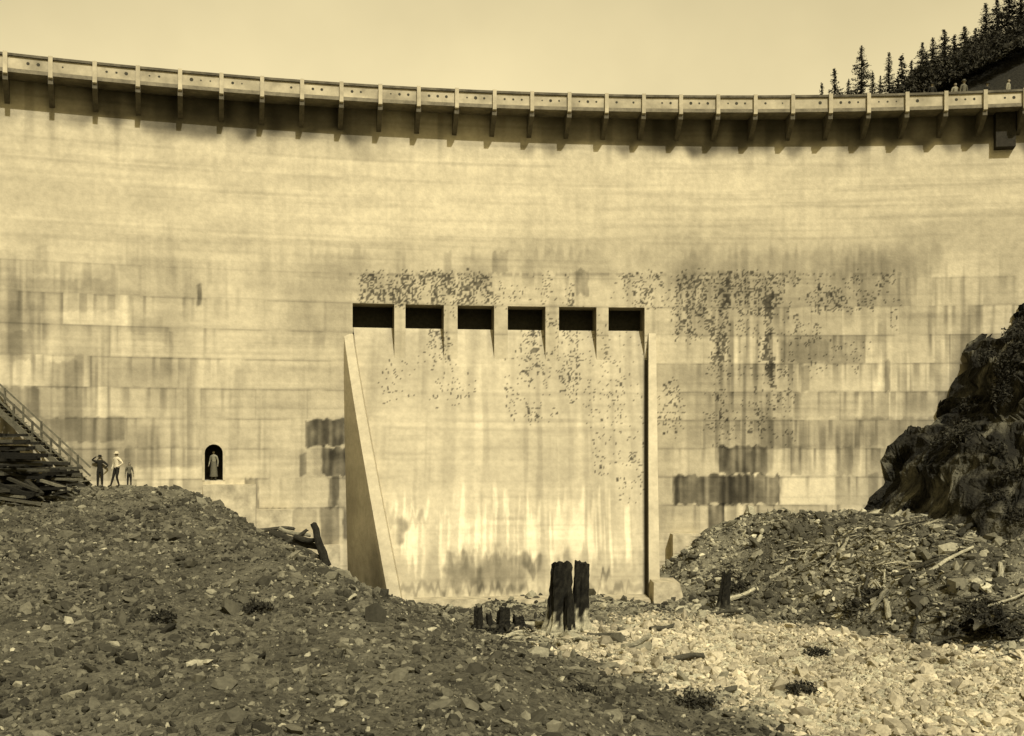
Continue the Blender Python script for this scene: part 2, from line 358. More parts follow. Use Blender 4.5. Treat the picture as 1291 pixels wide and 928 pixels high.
# ------------------------------------------------------------ stones
t=(1+5**.5)/2
IV=np.array([(-1,t,0),(1,t,0),(-1,-t,0),(1,-t,0),(0,-1,t),(0,1,t),(0,-1,-t),(0,1,-t),(t,0,-1),(t,0,1),(-t,0,-1),(-t,0,1)],float)/1.9
IF=np.array([(0,11,5),(0,5,1),(0,1,7),(0,7,10),(0,10,11),(1,5,9),(5,11,4),(11,10,2),(10,7,6),(7,1,8),(3,9,4),(3,4,2),(3,2,6),(3,6,8),(3,8,9),(4,9,5),(2,4,11),(6,2,10),(8,6,7),(9,8,1)])
def rots(n,tilt=1.0):
    a=rng.uniform(0,2*np.pi,n); b=rng.normal(0,.6*tilt,n); c=rng.normal(0,.6*tilt,n)
    ca,sa,cb,sb,cc,sc2=np.cos(a),np.sin(a),np.cos(b),np.sin(b),np.cos(c),np.sin(c)
    Rz=np.zeros((n,3,3));Rz[:,0,0]=ca;Rz[:,0,1]=-sa;Rz[:,1,0]=sa;Rz[:,1,1]=ca;Rz[:,2,2]=1
    Rx=np.zeros((n,3,3));Rx[:,0,0]=1;Rx[:,1,1]=cb;Rx[:,1,2]=-sb;Rx[:,2,1]=sb;Rx[:,2,2]=cb
    Ry=np.zeros((n,3,3));Ry[:,1,1]=1;Ry[:,0,0]=cc;Ry[:,0,2]=sc2;Ry[:,2,0]=-sc2;Ry[:,2,2]=cc
    return Rz@Rx@Ry
def stones(name,x,y,size,val,tn=CONC):
    n=len(x); z=ground(x,y)
    V=IV[None]*(1+rng.uniform(-.34,.34,(n,12,1)))
    scl=np.stack([size*rng.uniform(.7,1.5,n),size*rng.uniform(.5,1.0,n),size*rng.uniform(.3,.8,n)],-1)
    V=V*scl[:,None,:]; V=np.einsum('nij,nkj->nki',rots(n),V)
    V=V+np.stack([x,y,z+size*.08],-1)[:,None,:]
    Fa=(IF[None]+(np.arange(n)*12)[:,None,None]).reshape(-1,3)
    return fast_mesh(name,V.reshape(-1,3),Fa,tint(np.repeat(val,12),tn),M_stone,False)
def wedge_pts(n,y0,y1,pxa=-60,pxb=1350):
    y=np.sqrt(rng.uniform(y0*y0,y1*y1,n)); px=rng.uniform(pxa,pxb,n); return (px-CX)/F*y,y
x,y=wedge_pts(95000,24,58,480,1400); g=gmask(x,y); k=rng.uniform(0,1,len(x))<g*.8; x,y=x[k],y[k]
sz=np.clip(rng.lognormal(-3.0,.66,len(x)),.022,.42); stones('gravel',x,y,sz,(.18+.34*rng.uniform(0,1,len(x)))*(.6+.8*fbm(x*.5,y*.5,215,3)))
x,y=wedge_pts(110000,19,60,-120,1000); g=gmask(x,y); zz=ground(x,y,False)
k=(rng.uniform(0,1,len(x))<(1-g)*.7*(.35+1.1*vn(x*.8,y*.8,216)))&(x<8)&((zz<-2.5)|(rng.uniform(0,1,len(x))<.4)); x,y=x[k],y[k]
sz=np.clip(rng.lognormal(-3.15,.66,len(x)),.018,.40); u_=rng.uniform(0,1,len(x)); val=(.035+.13*u_**2)*(.35+1.3*fbm(x*.3,y*.3,217,3)); val=np.where(rng.uniform(0,1,len(x))<.09,val+.04+.17*u_,val)
stones('rubble',x,y,sz,val,DARK)
x,y=wedge_pts(36000,38,66,830,1420); g=gmask(x,y); k=(rng.uniform(0,1,len(x))<(1-g)*.7)&(x>8.2)&(y<face_y(x)-.3); x,y=x[k],y[k]
sz=np.clip(rng.lognormal(-2.8,.72,len(x)),.03,.6); bright=sm(.42,.65,fbm(x*.35,y*.35,218,3)); val=.04+(.14+.22*bright)*rng.uniform(0,1,len(x))**1.8; val=np.where(rng.uniform(0,1,len(x))<.14,val+.2,val)
stones('rocky_debris',x,y,sz,val,DARK)
x=np.array([9.6,11,12.2,5.2,6.4,4.3,3.6,5.9,2.6,1.4,17,18.5,15.2,13,20,21.5,7.4,1.0,2.2,4.9,-1,7.9,8.8]);y=np.array([53,55,57,44,42,46,41,38.5,46.5,45,52,56,59,60,50,47,39,43,40,48.5,47,43,36])
stones('boulder_group',x,y,rng.uniform(.25,.5,len(x)),rng.uniform(.07,.28,len(x)),DARK)
# ------------------------------------------------------------ rock outcrop
rx=np.arange(18.5,42,.12); ry=np.arange(44,66.6,.12); RX,RY=np.meshgrid(rx,ry,indexing='ij')
xp=RX-1.35+(58-RY)*-.06+ (fbm(RX*.0+3,RY*.35,301,3)-.5)*1.2
H=np.interp(xp,[19.3,20.6,21.3,22.3,24.2,25.1,25.6,26.5,29,42],[-7,-4.0,-1.6,.2,1.5,2.4,4.4,5.6,7.5,13])
fall=np.clip((58-RY)/11.5,0,1)**1.15
H=H*(1-fall)+(-7.5)*fall
rid=1-np.abs(fbm(RX*.45,RY*.45,302,5)*2-1); H=H+(rid-.8)*2.0*sm(-6,-2,H)+(fbm(RX*1.5,RY*1.5,303,4)-.5)*1.3
H=np.where(H>-3,np.round(H/.55)*.55*.4+H*.6,H)
dx=(fbm(H*.9,RY*.6,304,3)-.5)*1.5; dy=(fbm(H*1.1,RX*.6,305,3)-.5)*1.5
v=.014+.085*sm(.45,.78,fbm(RX*1.2,RY*1.2+H*.8,306,4))
fast_mesh('rock_outcrop',np.stack([RX+dx,RY+dy,H],-1).reshape(-1,3),grid_faces(len(rx),len(ry)),tint(v.ravel(),DARK),M_rock,False)
# ------------------------------------------------------------ wood pieces
def tube(pts,rad,n=9,jag=0,val=.08,seed=0,rough=.12):
    pts=[Vector(p) for p in pts]; co=[];fs=[];vals=[]; rr=random.Random(seed)
    for i,p in enumerate(pts):
        d=(pts[min(i+1,len(pts)-1)]-pts[max(i-1,0)]).normalized(); a=d.orthogonal().normalized(); b=d.cross(a)
        for j in range(n):
            th=2*math.pi*j/n; r=rad[i]*(1+rr.uniform(-rough,rough)); q=p+a*math.cos(th)*r+b*math.sin(th)*r
            if jag and i==len(pts)-1: q=q+d*rr.uniform(-jag,jag)
            co.append(q); vals.append(val*rr.uniform(.7,1.3))
    for i in range(len(pts)-1):
        for j in range(n):
            k=(j+1)%n; fs.append((i*n+j,i*n+k,(i+1)*n+k,(i+1)*n+j))
    m=len(co); co.append(pts[0]); co.append(pts[-1]-(pts[-1]-pts[-2]).normalized()*jag*1.2); vals+=[val,val*.7]
    L=(len(pts)-1)*n
    for j in range(n):
        k=(j+1)%n; fs.append((m,k,j,j)); fs.append((m+1,L+j,L+k,L+k))
    return co,fs,vals
def joinparts(name,parts,mat,tn=DARK,smooth=False):
    V=[];Fc=[];C=[]
    for co,fs,vals in parts:
        o=len(V); V+=[tuple(c) for c in co]; C+=list(vals)
        for f in fs:
            f2=[]; [f2.append(i+o) for i in f if i+o not in f2]; Fc.append(tuple(f2))
    me=bpy.data.meshes.new(name); me.from_pydata(V,[],Fc); me.update()
    a=me.color_attributes.new('Col','FLOAT_COLOR','POINT'); c=np.ones((len(V),4),np.float32); c[:,:3]=tint(np.array(C),tn); a.data.foreach_set('color',c.ravel())
    me.materials.append(mat)
    ob=bpy.data.objects.new(name,me); sc.collection.objects.link(ob); return ob
def gz(x,y): return float(ground(np.array([x]),np.array([y]))[0])
def stump(name,x,y,h,r,lean=(0,0),charv=.010,basev=.25,split=.33,seed=1,jag=.25,roots=6,taper=.35):
    z0=gz(x,y)-.2; rr=random.Random(seed); parts=[]
    N=18; pts=[];rad=[]
    for i in range(N):
        t_=i/(N-1); pts.append((x+lean[0]*t_,y+lean[1]*t_,z0+t_*(h+.2))); rad.append(r*(1+.7*max(0,1-t_*3.2)**1.5-taper*t_))
    co,fs,vals=tube(pts,rad,24,jag,1,seed,.07)
    co2=[]
    for i,c in enumerate(co):
        v2=Vector(c); cx=x+lean[0]*(v2.z-z0)/(h+.2); a=math.atan2(v2.y-y,v2.x-cx); k=1+.13*math.sin(a*4+seed)+.07*math.sin(a*9+v2.z*1.5)
        z_=v2.z+(.22*r*math.sin(a+seed) if v2.z>z0+h*.9 else 0)
        co2.append(Vector((cx+(v2.x-cx)*k,y+(v2.y-y)*k,z_)))
    co=co2
    vals=[ (charv*rr.uniform(.6,2.2) if (c[2]-z0)/h>split+.10*math.sin(5*math.atan2(c[1]-y,c[0]-x))+rr.uniform(-.05,.05) else basev*rr.uniform(.5,1.1)) for c in co]
    parts.append((co,fs,vals))
    for k in range(roots):
        a=2*math.pi*k/roots+rr.uniform(-.4,.4); L=r*rr.uniform(1.9,3.4)
        p=[Vector((x,y,z0+.55*r+.25)),Vector((x+math.cos(a)*L*.5,y+math.sin(a)*L*.5,z0+.38)),Vector((x+math.cos(a)*L,y+math.sin(a)*L,z0+.02))]
        parts.append(tube(p,[r*.4,r*.24,r*.1],7,0,basev*.7,seed+k))
    return joinparts(name,parts,M_wood)
def stump_px(pxb,pyb,pytop,Y,r,**k):
    x=(pxb-CX)/F*Y; h=(HY-pytop)/F*Y-gz(x,Y); return stump(x=x,y=Y,h=h,r=r,**k)
stump_px(704,795,710,49,.54,name='charred_stump',lean=(.13,0),seed=3,jag=.06,split=.34,basev=.38,taper=.24)
stump_px(731,795,709,49.4,.42,name='charred_stump',lean=(.10,0),seed=5,jag=.06,split=.34,basev=.38,taper=.2)
stump_px(718,795,750,48.4,.26,name='charred_stump',seed=9,jag=.2,split=.3,basev=.35)
for i,(px,pt,r) in enumerate([(604,767,.19),(619,774,.13),(634,768,.30),(657,777,.30)]):
    stump_px(px,798,pt,48.2+.2*i,r,name='burnt_stump',lean=(random.uniform(-.15,.15),0),basev=.03,split=.05,seed=20+i,jag=.14,roots=5,taper=.15)
stump_px(1243,820,778,46,.22,name='burnt_stump',lean=(.15,0),basev=.03,seed=31); stump_px(1262,820,772,45.6,.24,name='burnt_stump',lean=(-.1,0),basev=.04,seed=32)
stump_px(910,740,722,55,.3,name='burnt_stump',lean=(.25,0),basev=.06,seed=33)
def log(name,a,b,r,val,seed=0):
    a=Vector(a);b=Vector(b); q=random.Random(seed); pts=[a.lerp(b,i/6)+Vector((q.uniform(-.05,.05),q.uniform(-.05,.05),.05*math.sin(i+seed))) for i in range(7)]
    return joinparts(name,[tube(pts,[r*(1-.3*i/6) for i in range(7)],10,.06,val,seed)],M_wood)
def glog(name,px0,py0,px1,py1,Y0,Y1,r,val,seed): return log(name,W(px0,py0,Y0),W(px1,py1,Y1),r,val,seed)
glog('fallen_log',342,674,400,690,58.6,58,.24,.03,1); glog('fallen_log',352,668,392,676,58.8,58.4,.14,.2,2)
glog('leaning_post',413,714,394,660,57.2,57.6,.24,.018,3); glog('fallen_log',325,668,372,666,59.5,59.3,.12,.06,4); glog('fallen_log',372,690,410,704,57.6,57.4,.14,.05,6)
glog('fallen_log',360,686,388,668,58.2,58.4,.12,.04,7); glog('fallen_log',372,678,404,682,58,57.6,.16,.025,8); glog('fallen_log',340,680,362,692,58.2,57.8,.10,.15,9)
def onlog(name,x,y,a,L,r,val,seed,lift=.1):
    x2,y2=x+math.cos(a)*L,y+math.sin(a)*L
    return log(name,(x,y,gz(x,y)+r*.5),(x2,y2,gz(x2,y2)+r*.5+lift),r,val,seed)
rr=random.Random(5)
for i in range(60):
    px=rr.uniform(870,1270); y=rr.uniform(46,62); x=(px-CX)/F*y
    if gmask(np.array([x]),np.array([y]))[0]>.4: continue
    onlog('driftwood_log',x,y,rr.uniform(-.9,1.4),rr.uniform(.8,2.8),rr.uniform(.04,.15),rr.choice([.03,.05,.16,.26,.34]),50+i,rr.uniform(0,.35))
for i,(x,y,a,L) in enumerate([(1.2,47.6,-.5,1.8),(2.2,46.9,-.9,1.5),(3.2,47.2,-.3,1.6),(.9,48,-2.6,1.4),(2.9,46.2,.3,1.9),(6.2,50,.5,1.5),(-.5,50.5,.2,2.2),(4.4,43.6,1.0,2.4),(5.6,41,.6,2),(1.8,46.2,-1.3,1.3),(.2,46.8,.7,1.6),(-1.5,48.2,.3,1.8),(-.6,47.4,-.6,1.2)]):
    onlog('driftwood_log',x,y,a,L,.12,[.34,.2,.06][i%3],90+i)
def brush(name,x,y,r,n,val,seed,h=1.0):
    q=random.Random(seed); parts=[]
    for i in range(n):
        a=q.uniform(0,6.28); e=abs(q.gauss(0,.25)); L=r*q.uniform(.25,.9)
        bx_,by_=x+q.gauss(0,r*.7),y+q.gauss(0,r*.7)
        b=Vector((bx_,by_,gz(bx_,by_)+abs(q.gauss(0,.08))*r))
        d=Vector((math.cos(a)*math.cos(e),math.sin(a)*math.cos(e),math.sin(e)*h-.08))*L
        m=b+d*.5+Vector((q.uniform(-.15,.15),q.uniform(-.15,.15),q.uniform(-.05,.12)))*r
        parts.append(tube([b,m,b+d],[.028*r+.01,.02*r+.008,.006],4,0,val*q.uniform(.3,2.4),seed+i,0))
    return joinparts(name,parts,M_wood)
def hit(px,py):
    Yq=30.
    while Yq<64 and (HY-py)/F*Yq>gz((px-CX)/F*Yq,Yq)+.02: Yq+=.25
    return (px-CX)/F*Yq,Yq
for i,(px,py,r,n,vl) in enumerate([(925,742,1.3,90,.04),(905,730,.9,50,.03),(1080,765,1.1,70,.04),(1243,790,1.5,110,.03),(1118,690,1.6,60,.15),(1150,712,1.6,60,.18),(1060,690,1.3,50,.13),(1200,760,1.4,60,.03),(975,660,1.1,40,.12),(735,875,1.0,26,.06),(690,805,1.2,44,.2),(860,705,.9,40,.06),(1010,700,1.2,50,.15),(385,690,1.0,40,.06),(640,800,1.0,44,.04),(1180,690,1.3,50,.12)]):
    x,y=hit(px,py); brush('dead_brush',x,y,r,n,vl,300+40*i)
def shrub(name,c,r,n,seed,val=.035):
    q=np.random.default_rng(seed); p=q.normal(0,.45,(n,3)); p/=np.maximum(1,np.linalg.norm(p,axis=1))[:,None]
    p=p*np.array(r); ctr=p+np.array(c); d=q.normal(0,1,(n,3,3))*.075*(max(r)**.5)
    V=ctr[:,None,:]+d; cv=np.repeat(val*q.uniform(.4,2.0,n),3)
    return fast_mesh(name,V.reshape(-1,3),np.arange(3*n).reshape(-1,3),tint(cv,DARK),M_leaf)
for i,(px,py,r) in enumerate([(1012,872,.42),(1030,828,.38),(1080,770,.6),(880,892,.5),(205,782,.3),(325,774,.35),(1225,800,.7),(1240,775,.6),(735,885,.35),(930,745,.5),(1100,750,.4),(1265,800,.6)]):
    x,y=hit(px,py); shrub('bush',(x,y,gz(x,y)+r*.25),(r*1.3,r,r*.6),420,500+i,.026)
def rock_z(x,y):
    i=min(max(int((x-18.5)/.12),0),len(rx)-1); j=min(max(int((y-44)/.12),0),len(ry)-1); return H[i,j]
for i in range(34):
    x=rr.uniform(22.5,31); y=rr.uniform(50,63); z=rock_z(x,y)
    if z<-4: continue
    shrub('bush',(x,y,z+.1),(rr.uniform(.4,1.0),rr.uniform(.4,.9),rr.uniform(.3,.7)),420,400+i,.025)
shrub('bush',(26.6,58,5.4),(.7,.7,.9),700,470,.02); shrub('bush',(26.0,58.5,4.1),(.6,.6,1.0),600,471,.02); shrub('bush',(25.8,58.5,2.8),(.6,.6,.8),600,472,.02)
# ------------------------------------------------------------ timber stair and pile on the left
M_t=mat_attr('timber',7,.35,.4,20)
def beam(a,b,w,h,val):
    a=Vector(a);b=Vector(b);d=(b-a).normalized(); sd=d.cross(Vector((0,0,1)))
    sd=Vector((1,0,0)) if sd.length<.01 else sd.normalized(); up=sd.cross(d)
    c=[]
    for p in (a,b):
        for i,j in ((-1,-1),(1,-1),(1,1),(-1,1)): c.append(p+sd*w*.5*i+up*h*.5*j)
    return c,[(0,1,2,3),(4,7,6,5),(0,4,5,1),(1,5,6,2),(2,6,7,3),(3,7,4,0)],[val*random.uniform(.7,1.3)]*8
st=[]
A=W(-60,462,57); B=W(104,612,57)
for dy in (0,1.1):
    a=A+Vector((0,dy,-.1)); b=B+Vector((0,dy,-.1)); st.append(beam(a,b,.08,.28,.09))
    for hh in (.55,1.0): st.append(beam(a+Vector((0,0,hh)),b+Vector((0,0,hh)),.05,.09,.12))
    for i in range(7):
        p=a.lerp(b,(i+.3)/7); st.append(beam(p,p+Vector((0,0,1.05)),.09,.09,.10))
for i in range(30):
    p=A.lerp(B,(i+.5)/30); st.append(beam(p+Vector((0,-.02,.1)),p+Vector((0,1.12,.1)),.26,.04,.16))
joinparts('wooden_stair',st,M_t)
tp=[]; q=random.Random(44)
for r_ in range(24):
    z=-3.3+r_*.17
    xr=-21.5-(max(0,z+1.6))*1.2-q.uniform(0,1.0)
    for k in range(5):
        y=53.6+k*.75+q.uniform(-.25,.25)
        if r_%2==0:
            if q.random()<.85: tp.append(beam((-31,y,z+q.uniform(-.3,.3)),(xr+q.uniform(-1.0,.4),y+q.uniform(-.4,.4),z+q.uniform(-.08,.08)),q.uniform(.15,.3),q.uniform(.1,.2),q.choice([.012,.02,.05])))
        else:
            xx=-30+k*1.9+q.uniform(-.8,.8)
            if xx<xr: tp.append(beam((xx,53.2,z),(xx+q.uniform(-.5,.5),56.8,z),.24,.15,q.choice([.012,.02,.06])))
for i in range(70):
    x=-20.9-q.uniform(0,6); y=q.uniform(51.5,55.5); a=q.uniform(-.7,.7); L=q.uniform(1,3); z=gz(x,y)+q.uniform(.05,.8)
    tp.append(beam((x,y,z),(x-L*math.cos(a),y+L*math.sin(a),z+q.uniform(-.3,.7)),.2,.12,q.choice([.012,.03,.10])))
joinparts('timber_pile',tp,M_t)
# ------------------------------------------------------------ conifers
def conifer_mesh(name,h,rb,seed,dens=1.0):
    q=np.random.default_rng(seed); C=[];vl=[]
    nz=int(h/.34)
    for i in range(nz):
        t_=(i+.5)/nz
        if t_<.05: continue
        z0=t_*h; R_=rb*(1-t_)**.75*(.8+.4*q.random())
        for k in range(int(9*dens)):
            if q.random()<.12: continue
            z=z0+q.uniform(-.2,.2); a=q.uniform(0,6.283); L=R_*q.uniform(.5,1.15); nseg=max(2,int(L/.13)); dr=q.uniform(.15,.45)
            for m in range(nseg):
                f=(m+.6)/nseg; c=(math.cos(a)*L*f,math.sin(a)*L*f,z-dr*L*f+.2*L*f*f)
                for _ in range(4): C.append(c); vl.append(.024*(.6+.6*f))
    C=np.array(C); n=len(C)
    V=C[:,None,:]+q.normal(0,.06,(n,1,3))+q.normal(0,1,(n,3,3))*np.array([.09,.09,.055])
    vl=np.array(vl)*q.uniform(.4,1.9,n); V=V.reshape(-1,3); Fa=np.arange(3*n).reshape(-1,3)
    m=8; hs=np.linspace(-1.5,h*.99,8); tv=[];tf=[]
    for i,z in enumerate(hs):
        r_=.02+.013*h*(1-i/8)
        for j in range(m): tv.append((math.cos(j*.785)*r_,math.sin(j*.785)*r_,z))
    o=len(V)
    for i in range(7):
        for j in range(m):
            a=o+i*m+j; b=o+i*m+(j+1)%m; tf+= [(a,b,b+m),(a,b+m,a+m)]
    V=np.concatenate([V,np.array(tv)]); Fa=np.concatenate([Fa,np.array(tf)]); cv=np.concatenate([np.repeat(vl,3),np.full(len(tv),.03)])
    return fast_mesh(name,V,Fa,tint(cv,DARK),M_leaf)
base=[conifer_mesh('conifer_tree',8,2.1,1),conifer_mesh('conifer_tree',10,2.7,2),conifer_mesh('conifer_tree',6.5,1.9,3),conifer_mesh('conifer_tree',9,3.3,4,1.3)]
hts=[8,10,6.5,9]; used=[False]*4
def place_tree(px,pytop,Y,kind,sx=1.0):
    p=W(px,pytop,Y); g_=gz(p.x,p.y)-.8; hh=max(3.5,p.z-g_); s_=hh/hts[kind]
    if not used[kind]: ob=base[kind]; used[kind]=True
    else: ob=bpy.data.objects.new('conifer_tree',base[kind].data); sc.collection.objects.link(ob)
    ob.location=(p.x,p.y,p.z-hh); w=min(s_,1.3)*sx; ob.scale=(w,w,s_); ob.rotation_euler=(0,0,random.uniform(0,6.28))
for a in [(1052,87,104,2,.8),(1036,105,106,2,.6),(1086,58,104,1,.95),(1100,90,108,0,.7),(1070,100,104,0,.7),(1110,96,108,3,.6),(1121,66,106,1,.8),(1137,70,109,2,1.0),(1149,76,107,0,1.0),(1163,54,110,3,.9),
          (1176,48,112,1,1.),(1190,38,110,3,1.),(1203,44,108,0,1.2),(1216,34,109,3,1.1),(1230,36,112,3,1),(1243,4,110,1,1.0),(1257,0,112,3,1.0),(1272,-15,108,3,1.0),
          (1286,-5,111,3,1.1),(1300,-25,109,1,1.2),(1320,-30,112,3,1.2),(1345,-20,112,1,1.2),(1156,88,106,3,.7),(1178,80,105,3,.8),(1200,76,105,3,.9),(1222,70,105,3,1),(1244,60,104,3,1),(1266,50,104,3,1),(1288,45,104,3,1.1),(1132,97,105,3,.7),(1168,68,112,3,.9),(1208,60,112,3,1),(1250,35,112,3,1.1)]:
    place_tree(*a)
q=np.random.default_rng(77); n=60000
px=q.uniform(1062,1380,n); Yc=q.uniform(99,112,n); X_=(px-CX)/F*Yc
zz=ground(X_,Yc)+q.uniform(0,1,n)*(.5+2.2*sm(.35,.8,vn(X_*.5,Yc*.5,55)))*sm(1050,1200,px)
ctr=np.stack([X_,Yc,zz],-1); V=ctr[:,None,:]+q.normal(0,.12,(n,3,3))
fast_mesh('undergrowth',V.reshape(-1,3),np.arange(3*n).reshape(-1,3),tint(np.repeat(.03*q.uniform(.4,1.8,n),3),DARK),M_leaf)
# ------------------------------------------------------------ people
SK=mat_plain('skin',.28,(1,.85,.55),20,.05); HR=mat_plain('hair',.02)
def cloth(n,v): return mat_plain(n,v,CONC if v>.3 else DARK,12,.15)
def skinmesh(name,pts,edges,rad,sub=1,root=0):
    me=bpy.data.meshes.new(name); me.from_pydata([Vector(p) for p in pts],edges,[]); ob=bpy.data.objects.new(name,me); sc.collection.objects.link(ob)
    ob.modifiers.new('s','SKIN'); m2=ob.modifiers.new('u','SUBSURF'); m2.levels=sub; m2.render_levels=sub
    for i,r_ in enumerate(rad): me.skin_vertices[0].data[i].radius=r_ if isinstance(r_,tuple) else (r_,r_)
    me.skin_vertices[0].data[root].use_root=True
    dg=bpy.context.evaluated_depsgraph_get(); dg.update(); nm=bpy.data.meshes.new_from_object(ob.evaluated_get(dg)); bpy.data.objects.remove(ob)
    nm.polygons.foreach_set('use_smooth',np.full(len(nm.polygons),True)); return nm
def person(loc,rot,scale,lel,lwr,rel,rwr,lk,la,rk,ra,mt,ml,hat=None,dress=False,headturn=0):
    P=dict(pel=(0,0,.95),wai=(0,0,1.10),che=(0,0,1.32),nb=(0,0,1.46),nk=(0,-.01,1.55),ls=(.19,0,1.42),le=lel,lw=lwr,rs=(-.19,0,1.42),re=rel,rw=rwr,
      lh=(.10,0,.90),lk=lk,la=la,lt=(la[0]*1.05,la[1]-.17,la[2]-.045),rh=(-.10,0,.90),rk=rk,ra=ra,rt=(ra[0]*1.05,ra[1]-.17,ra[2]-.045))
    Rd=dict(pel=(.155,.115),wai=(.14,.10),che=(.165,.115),nb=.09,nk=.055,ls=.075,le=.047,lw=.032,rs=.075,re=.047,rw=.032,lh=.10,lk=.066,la=.045,lt=.038,rh=.10,rk=.066,ra=.045,rt=.038)
    E=[('pel','wai'),('wai','che'),('che','nb'),('nb','nk'),('nb','ls'),('ls','le'),('le','lw'),('nb','rs'),('rs','re'),('re','rw'),('pel','lh'),('lh','lk'),('lk','la'),('la','lt'),('pel','rh'),('rh','rk'),('rk','ra'),('ra','rt')]
    K=list(P); me=skinmesh('body',[P[k] for k in K],[(K.index(a),K.index(b)) for a,b in E],[Rd[k] for k in K],2)
    for m in (mt,ml,SK,HR): me.materials.append(m)
    mi={}
    for a,b in E:
        mi[(a,b)]=0
        if b in('lh','rh','lk','rk','la','ra'): mi[(a,b)]=1
        if b in('lt','rt'): mi[(a,b)]=3
        if b=='nk': mi[(a,b)]=2
    for pl in me.polygons:
        c=pl.center; best=9;bi=0
        for (a,b),m in mi.items():
            A_=Vector(P[a]);B_=Vector(P[b]); d=B_-A_; t_=max(0,min(1,(c-A_).dot(d)/d.length_squared)); D=(c-(A_+d*t_)).length-.3*(Rd[a] if not isinstance(Rd[a],tuple) else Rd[a][0])
            if D<best: best=D;bi=m
        pl.material_index=bi
    root=empty('person',loc); root.rotation_euler=(0,0,rot); root.scale=(scale,)*3
    b=bpy.data.objects.new('body',me); sc.collection.objects.link(b); b.parent=root
    def part(nm,me2,m):
        me2.materials.clear(); me2.materials.append(m); o=bpy.data.objects.new(nm,me2); sc.collection.objects.link(o); o.parent=root; return o
    vs=[];fs=[];nu,nv=20,14
    for i in range(nv+1):
        ph=math.pi*i/nv
        for j in range(nu):
            th=2*math.pi*j/nu; x=math.sin(ph)*math.cos(th); y=math.sin(ph)*math.sin(th); z=math.cos(ph)
            wx=.078*(1-.22*max(0,-z)); wy=.098*(1-.10*max(0,-z)); p=Vector((x*wx,y*wy-.01*max(0,-z),z*.118+1.66))
            if y<-.85*math.sin(ph) and abs(x)<.2 and -.35<z<.1: p.y-=.02
            for ex in (-.38,.38):
                if y<-.5 and abs(x-ex)<.15 and 0<z<.2: p.y+=.008
            if abs(x)>.93 and abs(z)<.3: p.x*=1.13
            vs.append(p)
    for i in range(nv):
        for j in range(nu): fs.append((i*nu+j,i*nu+(j+1)%nu,(i+1)*nu+(j+1)%nu,(i+1)*nu+j))
    m_=bpy.data.meshes.new('head'); m_.from_pydata(vs,[],fs); m_.polygons.foreach_set('use_smooth',np.full(len(m_.polygons),True))
    m_.materials.append(SK); m_.materials.append(HR)
    for pl in m_.polygons:
        c=pl.center
        if c.z>1.715 or (c.y>.02 and c.z>1.6): pl.material_index=1
        if c.y<-.07 and 1.66<c.z<1.68 and .02<abs(c.x)<.045: pl.material_index=1
        if c.y<-.08 and 1.59<c.z<1.605 and abs(c.x)<.03: pl.material_index=1
    o=bpy.data.objects.new('head',m_); sc.collection.objects.link(o); o.parent=root
    if hat is not None:
        pr=[(.001,1.80),(.07,1.80),(.088,1.77),(.092,1.715),(.15,1.70),(.152,1.69),(.09,1.70)]; vs=[];fs=[]
        for (r_,z) in pr:
            for j in range(18): a=2*math.pi*j/18; vs.append((r_*math.cos(a),r_*1.1*math.sin(a),z))
        for i in range(len(pr)-1):
            for j in range(18): fs.append((i*18+j,i*18+(j+1)%18,(i+1)*18+(j+1)%18,(i+1)*18+j))
        m_=bpy.data.meshes.new('hat'); m_.from_pydata(vs,[],fs); part('hat',m_,hat)
    for sd,(el,wr) in enumerate(((lel,lwr),(rel,rwr))):
        e_=Vector(el);w_=Vector(wr); d=(w_-e_).normalized(); side=d.cross(Vector((0,1,.2))).normalized(); nrm=side.cross(d)
        pts=[w_,w_+d*.045,w_+d*.085]; ed=[(0,1),(1,2)]; rd=[(.028,.02),(.04,.017),(.038,.015)]
        for f,(o_,L) in enumerate([(-.028,.065),(-.010,.078),(.010,.073),(.027,.056)]):
            i=len(pts); b0=w_+d*.075+side*o_; pts+=[b0,b0+d*L*.5-nrm*.008,b0+d*L*.95-nrm*.025]; ed+=[(i,i+1),(i+1,i+2)]; rd+=[.009,.0085,.007]
        i=len(pts); b0=w_+d*.03-side*.02; pts+=[b0,b0-side*.03+d*.03,b0-side*.04+d*.06]; ed+=[(i,i+1),(i+1,i+2)]; rd+=[.011,.010,.008]
        part('hand',skinmesh('hand',pts,ed,rd,1),SK)
    if dress:
        vs=[];fs=[];pr=[(.155,1.12),(.18,.95),(.205,.7),(.225,.4),(.24,.22)]
        for (r_,z) in pr:
            for j in range(24): a=2*math.pi*j/24; k=1+.06*math.sin(a*6)*(1.12-z); vs.append((r_*k*math.cos(a),r_*.8*k*math.sin(a),z))
        for i in range(len(pr)-1):
            for j in range(24): fs.append((i*24+j,i*24+(j+1)%24,(i+1)*24+(j+1)%24,(i+1)*24+j))
        m_=bpy.data.meshes.new('skirt'); m_.from_pydata(vs,[],fs); m_.polygons.foreach_set('use_smooth',np.full(len(m_.polygons),True)); part('skirt',m_,ml)
    return root
wh=cloth('white_cloth',.55); dk=cloth('dark_cloth',.016); gy=cloth('grey_cloth',.10); dg_=cloth('dusty_cloth',.22); dg2=cloth('drab_cloth',.11)
REST=dict(lel=(.27,.03,1.14),lwr=(.29,-.05,.90),rel=(-.27,.03,1.14),rwr=(-.29,-.05,.90),lk=(.11,-.02,.50),la=(.12,0,.085),rk=(-.11,-.02,.50),ra=(-.12,0,.085))
def gloc(px,Y): X_=(px-CX)/F*Y; return (X_,Y,gz(X_,Y)-.0)
pa=dict(REST); pa.update(lel=(.42,0,1.22),lwr=(.22,-.06,1.05),rel=(-.40,-.08,1.52),rwr=(-.16,-.16,1.70)); person(gloc(126,60.2),.2,1.0,mt=dk,ml=dk,hat=dk,**pa)
